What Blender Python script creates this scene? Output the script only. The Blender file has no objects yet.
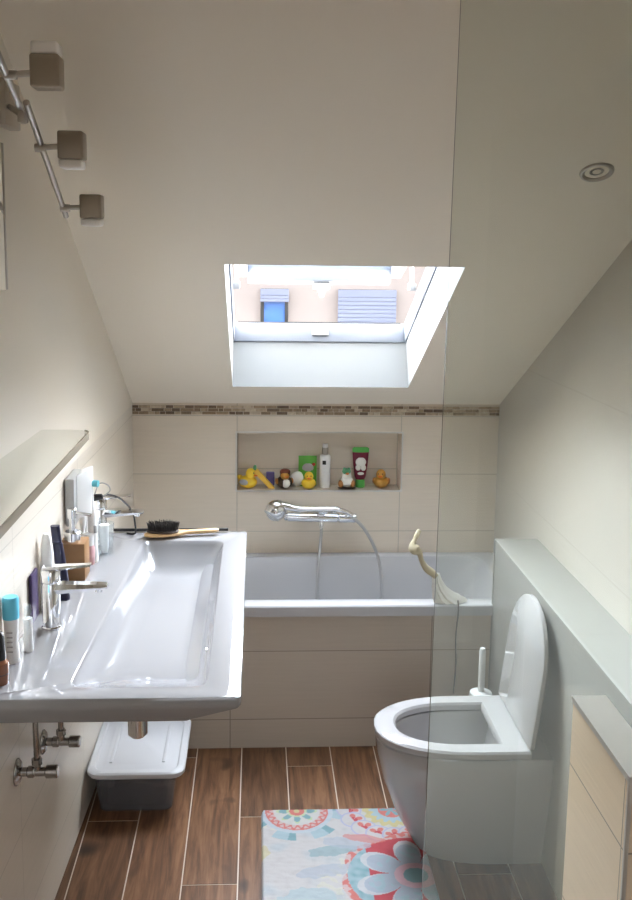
import bpy, bmesh, math, random
from mathutils import Vector, Matrix, noise
random.seed(7)
R = math.radians
S = bpy.context.scene
COL = S.collection

# ------------------------------------------------------------------ camera
F, CX, CY = 950.0, 306.0, 389.0          # focal length and principal point for a 632x900 frame
P, YAW, ROLL = R(8.3), R(3.0), R(0.75)
cam = bpy.data.objects.new('camera', bpy.data.cameras.new('camera')); COL.objects.link(cam)
fw = Vector((math.sin(YAW)*math.cos(P), math.cos(YAW)*math.cos(P), -math.sin(P)))
r0 = Vector((math.cos(YAW), -math.sin(YAW), 0)); u0 = r0.cross(fw)
rt = r0*math.cos(ROLL)+u0*math.sin(ROLL); up = u0*math.cos(ROLL)-r0*math.sin(ROLL)
m = Matrix((rt, up, -fw)).transposed().to_4x4(); m.translation = (0, 0, 1.92)
cam.matrix_world = m
cam.data.sensor_fit = 'VERTICAL'; cam.data.sensor_height = 36; cam.data.lens = 36*F/900
cam.data.shift_x = (316-CX)/900; cam.data.shift_y = (CY-450)/900
cam.data.clip_start = .02; cam.data.clip_end = 200
S.camera = cam

# ------------------------------------------------------------------ world, sun, exposure
W = bpy.data.worlds.new('sky'); S.world = W; W.use_nodes = True
nt = W.node_tree; nt.nodes.clear()
tc = nt.nodes.new('ShaderNodeTexCoord'); sx = nt.nodes.new('ShaderNodeSeparateXYZ')
mr = nt.nodes.new('ShaderNodeMapRange'); mr.inputs[1].default_value = -1; mr.inputs[2].default_value = 1
rp = nt.nodes.new('ShaderNodeValToRGB'); bg = nt.nodes.new('ShaderNodeBackground'); wo = nt.nodes.new('ShaderNodeOutputWorld')
nt.links.new(tc.outputs['Generated'], sx.inputs[0]); nt.links.new(sx.outputs[2], mr.inputs[0])
my = nt.nodes.new('ShaderNodeMapRange'); my.inputs[1].default_value = -.55; my.inputs[2].default_value = .8; my.inputs[3].default_value = .09; my.inputs[4].default_value = 1.9
vm = nt.nodes.new('ShaderNodeVectorMath'); vm.operation = 'SCALE'
nt.links.new(sx.outputs[1], my.inputs[0]); nt.links.new(my.outputs[0], vm.inputs['Scale'])
nt.links.new(mr.outputs[0], rp.inputs[0]); nt.links.new(rp.outputs[0], vm.inputs[0]); nt.links.new(vm.outputs[0], bg.inputs[0]); nt.links.new(bg.outputs[0], wo.inputs[0])
e = rp.color_ramp.elements
e[0].position = 0.0; e[0].color = (.06, .055, .05, 1)
e[1].position = 1.0; e[1].color = (.26, .28, .30, 1)
for pos, c in ((.47, (.07, .065, .06, 1)), (.52, (.12, .125, .13, 1)), (.62, (.60, .63, .68, 1)), (.78, (.80, .83, .86, 1))):
    k = e.new(pos); k.color = c
bg.inputs[1].default_value = 30.0
sun = bpy.data.objects.new('sun', bpy.data.lights.new('sun', 'SUN')); COL.objects.link(sun)
sun.data.energy = 9.0; sun.data.angle = R(.6); sun.data.color = (1, .95, .88)
sun.rotation_euler = Vector((-.95, .25, .2)).to_track_quat('Z', 'Y').to_euler()
S.view_settings.view_transform = 'Standard'; S.view_settings.look = 'None'
S.view_settings.gamma = 1; S.view_settings.use_curve_mapping = False
S.view_settings.exposure = 1.25
S.cycles.max_bounces = 16; S.cycles.diffuse_bounces = 10; S.cycles.glossy_bounces = 6; S.cycles.transparent_max_bounces = 24
# daylight portals in the skylight opening and the door opening
ANG = R(27.0); TN = math.tan(ANG); NRM = Vector((0, math.sin(ANG), math.cos(ANG)))   # roof pitch, outward normal
def zc(y, x=0):       # the roof plane; it lifts a little towards the left wall
    k = min(1, max(0, (-.13-x)/.46)); k = k*k*(3-2*k)
    return min(2.46, 1.255+(4.107-y)*math.tan(ANG+R(6.3)*k))
def portal(name, loc, rot, sx_, sy_):
    l = bpy.data.lights.new(name, 'AREA'); l.shape = 'RECTANGLE'; l.size = sx_; l.size_y = sy_
    l.cycles.is_portal = True
    o = bpy.data.objects.new(name, l); COL.objects.link(o); o.location = loc; o.rotation_euler = rot
pc = Vector((.266, 3.40, zc(3.40)))+NRM*.30
portal('skylight_portal', pc, NRM.to_track_quat('Z', 'Y').to_euler(), .9, 1.25)
portal('doorway_portal', (.05, -.86, 1.03), (R(90), 0, 0), 0.9, 2.05)

# ------------------------------------------------------------------ materials
def mat(name, col, rough=.5, metal=0.0, spec=.5, coat=0.0, bump=None, vary=0.0, vscale=8, emit=None, trans=0, ior=1.45):
    m = bpy.data.materials.new(name); m.use_nodes = True
    n = m.node_tree.nodes; L = m.node_tree.links; b = n['Principled BSDF']
    b.inputs['Base Color'].default_value = (*col, 1); b.inputs['Roughness'].default_value = rough
    b.inputs['Metallic'].default_value = metal; b.inputs['Specular IOR Level'].default_value = spec
    b.inputs['Coat Weight'].default_value = coat; b.inputs['Coat Roughness'].default_value = .04
    b.inputs['Transmission Weight'].default_value = trans; b.inputs['IOR'].default_value = ior
    tx = n.new('ShaderNodeTexCoord'); nz = n.new('ShaderNodeTexNoise'); nz.inputs['Scale'].default_value = vscale
    nz.inputs['Detail'].default_value = 4
    L.new(tx.outputs['Object'], nz.inputs['Vector'])
    if vary:
        mx = n.new('ShaderNodeMix'); mx.data_type = 'RGBA'
        mx.inputs['A'].default_value = (*[c*(1-vary) for c in col], 1); mx.inputs['B'].default_value = (*[min(1, c*(1+vary)) for c in col], 1)
        L.new(nz.outputs['Fac'], mx.inputs['Factor']); L.new(mx.outputs['Result'], b.inputs['Base Color'])
    if bump:
        sc, st = bump
        n2 = n.new('ShaderNodeTexNoise'); n2.inputs['Scale'].default_value = sc; n2.inputs['Detail'].default_value = 3
        L.new(tx.outputs['Object'], n2.inputs['Vector'])
        bp = n.new('ShaderNodeBump'); bp.inputs['Strength'].default_value = st; bp.inputs['Distance'].default_value = .002
        L.new(n2.outputs['Fac'], bp.inputs['Height']); L.new(bp.outputs[0], b.inputs['Normal'])
    return m

def tile_mat(name, col, grout, axis, u0, tw, v0, th, rough=.3, top_axes=False, gw=.0035):
    """large wall tile with thin grout joints laid out in metres and a faint wavy horizontal relief"""
    m = mat(name, col, rough, spec=.4)
    n = m.node_tree.nodes; L = m.node_tree.links; b = n['Principled BSDF']
    ge = n.new('ShaderNodeNewGeometry'); sp = n.new('ShaderNodeSeparateXYZ'); L.new(ge.outputs['Position'], sp.inputs[0])
    def line(sock, o, per):
        a = n.new('ShaderNodeMath'); a.operation = 'SUBTRACT'; L.new(sock, a.inputs[0]); a.inputs[1].default_value = o-per/2
        q = n.new('ShaderNodeMath'); q.operation = 'FLOORED_MODULO'; L.new(a.outputs[0], q.inputs[0]); q.inputs[1].default_value = per
        d = n.new('ShaderNodeMath'); d.operation = 'SUBTRACT'; L.new(q.outputs[0], d.inputs[0]); d.inputs[1].default_value = per/2
        ab = n.new('ShaderNodeMath'); ab.operation = 'ABSOLUTE'; L.new(d.outputs[0], ab.inputs[0])
        lt = n.new('ShaderNodeMath'); lt.operation = 'LESS_THAN'; L.new(ab.outputs[0], lt.inputs[0]); lt.inputs[1].default_value = gw/2
        return lt.outputs[0]
    a = line(sp.outputs[0 if axis == 'X' else 1], u0, tw); c = line(sp.outputs[2], v0, th)
    mx = n.new('ShaderNodeMath'); mx.operation = 'MAXIMUM'; L.new(a, mx.inputs[0]); L.new(c, mx.inputs[1])
    mp = n.new('ShaderNodeMapping'); mp.inputs['Scale'].default_value = (2.2, 2.2, 42); L.new(ge.outputs['Position'], mp.inputs[0])
    nz = n.new('ShaderNodeTexNoise'); nz.inputs['Scale'].default_value = 2.2; nz.inputs['Detail'].default_value = 3; L.new(mp.outputs[0], nz.inputs['Vector'])
    c1 = n.new('ShaderNodeMix'); c1.data_type = 'RGBA'; c1.inputs['A'].default_value = (*[x*.95 for x in col], 1); c1.inputs['B'].default_value = (*[min(1, x*1.05) for x in col], 1)
    L.new(nz.outputs['Fac'], c1.inputs['Factor'])
    mc = n.new('ShaderNodeMix'); mc.data_type = 'RGBA'; L.new(c1.outputs['Result'], mc.inputs['A']); mc.inputs['B'].default_value = (*grout, 1)
    L.new(mx.outputs[0], mc.inputs['Factor']); L.new(mc.outputs['Result'], b.inputs['Base Color'])
    bp = n.new('ShaderNodeBump'); bp.inputs['Strength'].default_value = .35; bp.inputs['Distance'].default_value = .002
    hs = n.new('ShaderNodeMath'); hs.operation = 'SUBTRACT'; L.new(nz.outputs['Fac'], hs.inputs[0]); L.new(mx.outputs[0], hs.inputs[1])
    L.new(hs.outputs[0], bp.inputs['Height']); L.new(bp.outputs[0], b.inputs['Normal'])
    return m

def island_mat(name, stops, rough=.5):
    m = mat(name, (.5, .4, .3), rough)
    n = m.node_tree.nodes; L = m.node_tree.links; b = n['Principled BSDF']
    ge = n.new('ShaderNodeNewGeometry'); rp = n.new('ShaderNodeValToRGB'); rp.color_ramp.interpolation = 'LINEAR'
    el = rp.color_ramp.elements
    el[0].position, el[0].color = stops[0][0], (*stops[0][1], 1); el[1].position, el[1].color = stops[-1][0], (*stops[-1][1], 1)
    for p_, c_ in stops[1:-1]: k = el.new(p_); k.color = (*c_, 1)
    L.new(ge.outputs['Random Per Island'], rp.inputs[0])
    nz = n.new('ShaderNodeTexNoise'); nz.inputs['Scale'].default_value = 60; L.new(ge.outputs['Position'], nz.inputs['Vector'])
    mx = n.new('ShaderNodeMix'); mx.data_type = 'RGBA'; mx.blend_type = 'OVERLAY'; mx.inputs['Factor'].default_value = .5
    L.new(rp.outputs[0], mx.inputs['A']); L.new(nz.outputs['Fac'], mx.inputs['B']); L.new(mx.outputs['Result'], b.inputs['Base Color'])
    return m

def wood_floor_mat():
    m = mat('wood_look_planks', (.3, .18, .1), .42, spec=.35)
    n = m.node_tree.nodes; L = m.node_tree.links; b = n['Principled BSDF']
    ge = n.new('ShaderNodeNewGeometry')
    off = n.new('ShaderNodeVectorMath'); off.operation = 'SCALE'; off.inputs[0].default_value = (13, 29, 5); L.new(ge.outputs['Random Per Island'], off.inputs['Scale'])
    ad = n.new('ShaderNodeVectorMath'); L.new(ge.outputs['Position'], ad.inputs[0]); L.new(off.outputs[0], ad.inputs[1])
    mp = n.new('ShaderNodeMapping'); mp.inputs['Scale'].default_value = (26, 2.2, 1); L.new(ad.outputs[0], mp.inputs[0])
    g = n.new('ShaderNodeTexNoise'); g.inputs['Scale'].default_value = 1.6; g.inputs['Detail'].default_value = 7; g.inputs['Roughness'].default_value = .62; g.inputs['Distortion'].default_value = .5
    L.new(mp.outputs[0], g.inputs['Vector'])
    rp = n.new('ShaderNodeValToRGB'); el = rp.color_ramp.elements
    el[0].position, el[0].color = .28, (.045, .020, .010, 1); el[1].position, el[1].color = .74, (.215, .108, .052, 1)
    k = el.new(.5); k.color = (.125, .058, .027, 1); L.new(g.outputs['Fac'], rp.inputs[0])
    kn = n.new('ShaderNodeTexNoise'); kn.inputs['Scale'].default_value = 9; kn.inputs['Detail'].default_value = 1
    mk = n.new('ShaderNodeMapping'); mk.inputs['Scale'].default_value = (1, .75, 1); L.new(ad.outputs[0], mk.inputs[0]); L.new(mk.outputs[0], kn.inputs['Vector'])
    kr = n.new('ShaderNodeValToRGB'); kr.color_ramp.elements[0].position = .66; kr.color_ramp.elements[0].color = (0, 0, 0, 1); kr.color_ramp.elements[1].position = .78; kr.color_ramp.elements[1].color = (1, 1, 1, 1)
    L.new(kn.outputs['Fac'], kr.inputs[0])
    mx = n.new('ShaderNodeMix'); mx.data_type = 'RGBA'; mx.inputs['B'].default_value = (.03, .015, .009, 1); L.new(rp.outputs[0], mx.inputs['A']); L.new(kr.outputs[0], mx.inputs['Factor'])
    hv = n.new('ShaderNodeHueSaturation'); L.new(mx.outputs['Result'], hv.inputs['Color'])
    mr_ = n.new('ShaderNodeMapRange'); mr_.inputs[3].default_value = .8; mr_.inputs[4].default_value = 1.25; L.new(ge.outputs['Random Per Island'], mr_.inputs[0]); L.new(mr_.outputs[0], hv.inputs['Value'])
    L.new(hv.outputs[0], b.inputs['Base Color'])
    bp = n.new('ShaderNodeBump'); bp.inputs['Strength'].default_value = .25; bp.inputs['Distance'].default_value = .001; L.new(g.outputs['Fac'], bp.inputs['Height']); L.new(bp.outputs[0], b.inputs['Normal'])
    return m

def clear_mat(name, tint, haze, hazecol, rough=.0, fres=1.5):
    """clear sheet: tinted transparency, fresnel gloss and a little diffuse haze"""
    m = bpy.data.materials.new(name); m.use_nodes = True; n = m.node_tree.nodes; L = m.node_tree.links; n.clear()
    out = n.new('ShaderNodeOutputMaterial'); tr = n.new('ShaderNodeBsdfTransparent'); tr.inputs[0].default_value = (*tint, 1)
    gl = n.new('ShaderNodeBsdfGlossy'); gl.inputs['Roughness'].default_value = rough; gl.inputs[0].default_value = (1, 1, 1, 1)
    fr = n.new('ShaderNodeFresnel'); fr.inputs[0].default_value = fres
    df = n.new('ShaderNodeBsdfDiffuse'); df.inputs[0].default_value = (*hazecol, 1); tl = n.new('ShaderNodeBsdfTranslucent'); tl.inputs[0].default_value = (*hazecol, 1)
    h = n.new('ShaderNodeMixShader'); h.inputs[0].default_value = .5; L.new(df.outputs[0], h.inputs[1]); L.new(tl.outputs[0], h.inputs[2])
    nz = n.new('ShaderNodeTexNoise'); nz.inputs['Scale'].default_value = 3; nz.inputs['Detail'].default_value = 5
    ge = n.new('ShaderNodeNewGeometry'); L.new(ge.outputs['Position'], nz.inputs['Vector'])
    mr_ = n.new('ShaderNodeMapRange'); mr_.inputs[3].default_value = haze*.6; mr_.inputs[4].default_value = haze*1.4; L.new(nz.outputs['Fac'], mr_.inputs[0])
    a = n.new('ShaderNodeMixShader'); L.new(mr_.outputs[0], a.inputs[0]); L.new(tr.outputs[0], a.inputs[1]); L.new(h.outputs[0], a.inputs[2])
    c = n.new('ShaderNodeMixShader'); bf = n.new('ShaderNodeMath'); bf.operation = 'SUBTRACT'; bf.inputs[0].default_value = 1; L.new(ge.outputs['Backfacing'], bf.inputs[1])
    fm = n.new('ShaderNodeMath'); fm.operation = 'MULTIPLY'; L.new(bf.outputs[0], fm.inputs[0]); L.new(fr.outputs[0], fm.inputs[1])
    L.new(fm.outputs[0], c.inputs[0]); L.new(a.outputs[0], c.inputs[1]); L.new(gl.outputs[0], c.inputs[2])
    L.new(c.outputs[0], out.inputs[0])
    return m

GROUT = (.50, .455, .385)
CREAM = (.71, .63, .525)
M = dict(
    paint=mat('ceiling_paint', (.85, .79, .69), .7, spec=.2, bump=(160, .08)),
    plaster=mat('wall_plaster', (.80, .745, .655), .7, spec=.2, bump=(160, .06)),
    ledge=mat('ledge_edging', (.30, .295, .275), .4),
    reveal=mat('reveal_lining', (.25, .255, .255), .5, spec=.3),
    tile_back=tile_mat('tile_back', CREAM, GROUT, 'X', -.085, .725, .939, .2615),
    tile_panel=tile_mat('tile_bath_panel', (.50, .435, .36), (.27, .235, .19), 'X', -.096, .776, .395, .277, .4),
    tile_left=tile_mat('tile_left', (.68, .62, .535), (.54, .49, .42), 'Y', 2.31, .725, .939, .2615),
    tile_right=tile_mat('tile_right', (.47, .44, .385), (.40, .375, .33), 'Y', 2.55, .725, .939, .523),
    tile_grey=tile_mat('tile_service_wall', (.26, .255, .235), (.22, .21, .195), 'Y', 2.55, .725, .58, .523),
    tile_low=tile_mat('tile_low_wall', (.70, .575, .42), (.30, .25, .19), 'Y', 1.52, .725, .58, .30),
    floor=wood_floor_mat(), grout=mat('floor_grout', (.55, .47, .38), .8),
    mosaic=island_mat('stone_mosaic', [(0, (.13, .09, .06)), (.3, (.27, .19, .12)), (.65, (.42, .33, .23)), (1, (.60, .51, .39))]),
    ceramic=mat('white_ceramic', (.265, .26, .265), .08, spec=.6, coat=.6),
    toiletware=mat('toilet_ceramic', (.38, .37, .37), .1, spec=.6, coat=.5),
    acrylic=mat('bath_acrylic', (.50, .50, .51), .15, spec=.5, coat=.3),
    chrome=mat('chrome', (.82, .83, .85), .07, 1.0),
    steel=mat('brushed_steel', (.46, .43, .39), .3, 1.0),
    nickel=mat('brushed_nickel', (.40, .35, .29), .36, 1.0),
    darkchrome=mat('worn_chrome', (.38, .36, .34), .2, 1.0),
    trim=mat('aluminium_trim', (.66, .64, .60), .35, .8),
    mirror=mat('mirror_glass', (.86, .89, .87), .01, 1.0),
    white_pl=mat('white_plastic', (.82, .82, .81), .35),
    grey_pl=mat('grey_plastic', (.42, .42, .42), .4),
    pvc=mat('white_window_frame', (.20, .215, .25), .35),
    black=mat('black_plastic', (.015, .015, .016), .35),
    rubber=mat('dark_gasket', (.03, .03, .03), .6),
    frost=mat('frosted_glass', (.95, .93, .91), .4, spec=.5, trans=.0),
    wood=mat('bamboo', (.26, .135, .055), .45, vary=.3, vscale=14),
    brushwood=mat('beech', (.60, .38, .18), .4, vary=.12, vscale=20),
    bristle=mat('bristles', (.022, .016, .013), .7), pad=mat('brush_pad', (.05, .03, .02), .6),
    navy=mat('navy_plastic', (.004, .004, .028), .3), purple=mat('purple_plastic', (.022, .006, .055), .4),
    aqua=mat('light_blue_cap', (.13, .55, .75), .35), amber=mat('brown_glass', (.22, .085, .04), .12, coat=.6),
    teal=mat('teal_bristles', (.12, .45, .52), .6), pink=mat('pink_liquid', (.55, .33, .34), .3),
    clear=clear_mat('clear_glass', (.93, .95, .96), .06, (.8, .82, .85)),
    shower=clear_mat('shower_glass', (.928, .943, .92), .045, (.66, .68, .63)),  # diffuse haze mixed in to imitate pale reflections veiling the screen
    shower_edge=mat('glass_edge', (.03, .045, .035), .15, spec=.6),
    shelfglass=clear_mat('shelf_glass', (.94, .945, .92), .04, (.62, .60, .54)),
    shelf_edge=mat('shelf_glass_edge', (.40, .35, .27), .2, spec=.6),
    pane=clear_mat('window_pane', (.93, .96, 1.0), .0, (.8, .9, 1)),
    boxlid=mat('milky_lid', (.52, .52, .535), .4), box=clear_mat('milky_box', (.70, .70, .72), .22, (.62, .62, .64), .25),
    yellow=mat('rubber_yellow', (.85, .58, .04), .4), sponge=mat('sponge_yellow', (.80, .50, .08), .8, bump=(150, .6)),
    orange=mat('rubber_orange', (.80, .22, .03), .4), gold=mat('gold_paint', (.55, .28, .05), .3, .3),
    brown=mat('rubber_brown', (.14, .03, .015), .45), dkbrown=mat('rubber_dark', (.04, .022, .012), .5),
    tan=mat('rubber_tan', (.45, .20, .06), .45), rwhite=mat('rubber_white', (.82, .80, .74), .45),
    rgreen=mat('rubber_green', (.10, .33, .16), .4), green=mat('pouch_green', (.12, .42, .05), .35),
    lgreen=mat('cap_green', (.09, .42, .08), .35), maroon=mat('tube_maroon', (.16, .008, .03), .35),
    violet=mat('violet_card', (.11, .085, .24), .5), cottonwhite=mat('cotton_white', (.86, .86, .84), .9, bump=(80, .5)),
    red=mat('label_red', (.55, .05, .03), .4), greyprint=mat('grey_print', (.45, .43, .42), .5),
    cloth=mat('beige_cloth', (.50, .44, .30), .9, bump=(300, .4)), cord=mat('grey_cord', (.12, .11, .10), .7),
    house=mat('house_render', (.31, .27, .255), .9), shutter=mat('blue_white_blind', (.19, .21, .29), .6),
    bluepane=mat('house_pane_sky_reflection', (.05, .15, .45), .3, spec=.3), housesill=mat('house_sill', (.5, .5, .52), .7),  # sky reflection of the dark pane is put into its blue base colour
    roof=mat('house_roof', (.25, .12, .09), .8),
)

# ------------------------------------------------------------------ geometry helpers
BASE = {}
class MB:
    def __init__(s): s.bm = bmesh.new()
    def _bev(s, faces, w, seg):
        if w: 
            es = list({e for f in faces for e in f.edges}); bmesh.ops.bevel(s.bm, geom=es, offset=w, segments=seg, profile=.5, affect='EDGES', clamp_overlap=True)
    def box(s, x0, x1, y0, y1, z0, z1, bev=0, seg=2, mi=0, rot=None):
        return s.hexa([(x0, y0, z0), (x1, y0, z0), (x1, y1, z0), (x0, y1, z0), (x0, y0, z1), (x1, y0, z1), (x1, y1, z1), (x0, y1, z1)], bev, seg, mi, rot)
    def hexa(s, pts, bev=0, seg=2, mi=0, rot=None):
        if rot: c = sum((Vector(p) for p in pts), Vector())/8; pts = [c+rot @ (Vector(p)-c) for p in pts]
        v = [s.bm.verts.new(p) for p in pts]
        fs = [s.bm.faces.new([v[i] for i in q]) for q in ((0, 3, 2, 1), (4, 5, 6, 7), (0, 1, 5, 4), (1, 2, 6, 5), (2, 3, 7, 6), (3, 0, 4, 7))]
        for f in fs: f.material_index = mi
        s._bev(fs, bev, seg); return s
    def loft(s, rings, cap0=True, cap1=True, closed=True, mi=0):
        vs = [[s.bm.verts.new(p) for p in r] for r in rings]
        n = len(vs[0])
        for a, b in zip(vs, vs[1:]):
            for i in range(n if closed else n-1):
                j = (i+1) % n
                s.bm.faces.new((a[i], a[j], b[j], b[i])).material_index = mi
        if cap0: s.bm.faces.new(list(reversed(vs[0]))).material_index = mi
        if cap1: s.bm.faces.new(vs[-1]).material_index = mi
        return s
    def lathe(s, prof, c, axis=(0, 0, 1), seg=28, mi=0, cap=True):
        ax = Vector(axis).normalized(); q = ax.to_track_quat('Z', 'Y'); c = Vector(c)
        rings = [[c+q @ Vector((max(r, 1e-4)*math.cos(2*math.pi*i/seg), max(r, 1e-4)*math.sin(2*math.pi*i/seg), h)) for i in range(seg)] for r, h in prof]
        return s.loft(rings, cap, cap, True, mi)
    def cyl(s, p0, p1, r, r1=None, seg=20, mi=0, bev=.0):
        p0, p1 = Vector(p0), Vector(p1); L = (p1-p0).length; r1 = r if r1 is None else r1
        pr = [(r, 0), (r1, L)] if not bev else [(r-bev, 0), (r, bev), (r1, L-bev), (r1-bev, L)]
        return s.lathe(pr, p0, p1-p0, seg, mi)
    def tube(s, pts, r, seg=10, sub=6, mi=0):
        pts = [Vector(p) for p in pts]; P_ = []
        for i in range(len(pts)-1):
            a, b, c, d = pts[max(i-1, 0)], pts[i], pts[i+1], pts[min(i+2, len(pts)-1)]
            for k in range(sub):
                t = k/sub; P_.append(.5*((2*b)+(c-a)*t+(2*a-5*b+4*c-d)*t*t+(3*b-a-3*c+d)*t**3))
        P_.append(pts[-1]); rings = []; ref = Vector((.13, .37, .9)).normalized()
        N = len(P_)
        for i, p in enumerate(P_):
            t = (P_[min(i+1, N-1)]-P_[max(i-1, 0)]).normalized()
            x = (ref-t*ref.dot(t)).normalized(); ref = x; y = t.cross(x)
            rr = r(i/(N-1)) if callable(r) else r
            rings.append([p+(x*math.cos(2*math.pi*j/seg)+y*math.sin(2*math.pi*j/seg))*rr for j in range(seg)])
        return s.loft(rings, mi=mi)
    def ell(s, c, rx, ry, rz, seg=20, mi=0, rot=None):
        c = Vector(c); rings = []; k = seg//2
        for i in range(1, k):
            a = math.pi*i/k; rings.append([Vector((rx*math.sin(a)*math.cos(2*math.pi*j/seg), ry*math.sin(a)*math.sin(2*math.pi*j/seg), -rz*math.cos(a))) for j in range(seg)])
        rings = [[c+((rot @ p) if rot else p) for p in r] for r in rings]
        return s.loft(rings, mi=mi)
    def build(s, name, mats, parent=None, loc=None, flat=False, ang=38):
        bm = s.bm; bmesh.ops.recalc_face_normals(bm, faces=bm.faces)
        root = parent; 
        if parent is not None: off = BASE[parent.name]
        else: off = Vector(loc) if loc is not None else Vector((0, 0, 0))
        bmesh.ops.translate(bm, vec=-off, verts=bm.verts)
        if not flat:
            for f in bm.faces: f.smooth = True
            ca = R(ang)
            for e in bm.edges:
                if len(e.link_faces) != 2 or e.calc_face_angle(0) > ca: e.smooth = False
        me = bpy.data.meshes.new(name); bm.to_mesh(me); bm.free()
        for mm in (mats if isinstance(mats, (list, tuple)) else [mats]): me.materials.append(M[mm] if isinstance(mm, str) else mm)
        o = bpy.data.objects.new(name, me); COL.objects.link(o)
        if parent is not None: o.parent = parent
        else: o.location = off
        BASE[o.name] = off
        return o
def rr(x0, x1, y0, y1, z, r, n=6):
    out = []
    for cx, cy, a0 in ((x1-r, y1-r, 0), (x0+r, y1-r, 90), (x0+r, y0+r, 180), (x1-r, y0+r, 270)):
        for i in range(n+1):
            a = R(a0+90*i/n); out.append((cx+r*math.cos(a), cy+r*math.sin(a), z))
    return out
def thing(name, label, cat, loc, group=None):
    o = bpy.data.objects.new(name, None); COL.objects.link(o); o.location = loc; o.empty_display_size = .05
    BASE[o.name] = Vector(loc); return tag(o, label, cat, group)
def tag(o, label, cat, group=None, kind=None):
    o['label'] = label; o['category'] = cat
    if group: o['group'] = group
    if kind: o['kind'] = kind
    return o
def struct(o): o['kind'] = 'structure'; return o
def copy_tree(o, parent=None):
    c = o.copy(); COL.objects.link(c); c.parent = parent
    for ch in list(o.children): copy_tree(ch, c)
    return c

# ================================================================== ROOM SHELL
RX, BY = 1.075, 4.107
def xw(y): return -.54-.035*(BY-y)      # the left wall is not quite square to the back wall
Y0 = -.80
# floor: wood-look planks on a grout bed
b = MB(); b.box(-.95, 1.2, Y0, 4.3, -.06, -.0012, mi=1)
PW, X0 = .171, -.05
joints = {-4: 2.4, -3: 3.0, -2: 2.2, -1: 2.663, 0: 3.01, 1: 3.328, 2: 3.6, 3: 3.014, 4: 2.685, 5: 2.9, 6: 3.3, 7: 2.5}
for k in range(-4, 7):
    x0 = X0+PW*k+.002; x1 = X0+PW*(k+1)-.002
    j = joints[k]; ys = [j-1.2*i for i in range(-2, 5)]; ys.sort()
    for a, c in zip(ys, ys[1:]):
        a2, c2 = max(a+.002, Y0), min(c-.002, 3.9)
        if c2 > a2+.02: b.box(x0, x1, a2, c2, -.012, 0, mi=0)
struct(b.build('floor', ['floor', 'grout'], flat=True))
# left wall
b = MB()
for za, zb_, mi in ((-.06, 1.246, 0), (1.246, 2.7, 1)):
    b.hexa([(xw(Y0)-.2, Y0, za), (xw(Y0), Y0, za), (xw(4.4), 4.4, za), (xw(4.4)-.2, 4.4, za), (xw(Y0)-.2, Y0, zb_), (xw(Y0), Y0, zb_), (xw(4.4), 4.4, zb_), (xw(4.4)-.2, 4.4, zb_)], mi=mi)
struct(b.build('wall_left', ['tile_left', 'plaster'], flat=True))
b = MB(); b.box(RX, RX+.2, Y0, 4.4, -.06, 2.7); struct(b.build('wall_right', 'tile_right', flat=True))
# back wall with the shelf niche
NX0, NX1, NZ0, NZ1, ND = -.085, .643, .866, 1.124, .105
b = MB()
for q in ((-.75, NX0, -.06, 1.36), (NX1, 1.25, -.06, 1.36), (NX0, NX1, -.06, NZ0), (NX0, NX1, NZ1, 1.36)):
    b.box(q[0], q[1], BY, BY+.28, q[2], q[3])
b.box(NX0, NX1, BY+ND, BY+.28, NZ0, NZ1)
wb = struct(b.build('wall_back', 'tile_back', flat=True))
b = MB(); t_, pr = .007, .003                       # steel profile round the niche
for q in ((NX0-t_, NX0, NZ0-t_, NZ1+t_), (NX1, NX1+t_, NZ0-t_, NZ1+t_), (NX0, NX1, NZ0-t_, NZ0), (NX0, NX1, NZ1, NZ1+t_)):
    b.box(q[0], q[1], BY-pr, BY+.004, q[2], q[3])
struct(b.build('trim_1', 'trim', flat=True))
# stone mosaic border
b = MB(); zb = 1.205; rows = (.014, .014, .013); z = zb
for i, h in enumerate(rows):
    x = -.57+random.uniform(0, .04)-.03
    while x < RX:
        w = random.uniform(.022, .062)
        if x+w > xw(BY) and x < RX: b.box(max(x, xw(BY)+.001), min(x+w-.0022, RX-.001), BY-random.uniform(.004, .0065), BY+.002, z+.001, z+h-.001)
        x += w
    z += h
struct(b.build('trim_2', 'mosaic', flat=True))
# front wall (behind the viewpoint) with the open doorway
b = MB()
b.box(-1.1, -.40, Y0-.12, Y0, -.06, 2.7); b.box(.50, 1.3, Y0-.12, Y0, -.06, 2.7); b.box(-.40, .50, Y0-.12, Y0, 2.06, 2.7)
struct(b.build('wall_front', 'paint', flat=True))
b = MB()
for q in ((-.44, -.40, 0, 2.10), (.50, .54, 0, 2.10), (-.40, .50, 2.06, 2.10)): b.box(q[0], q[1], Y0-.13, Y0+.012, q[2], q[3], .003)
struct(b.build('door_1', 'white_pl'))
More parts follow.
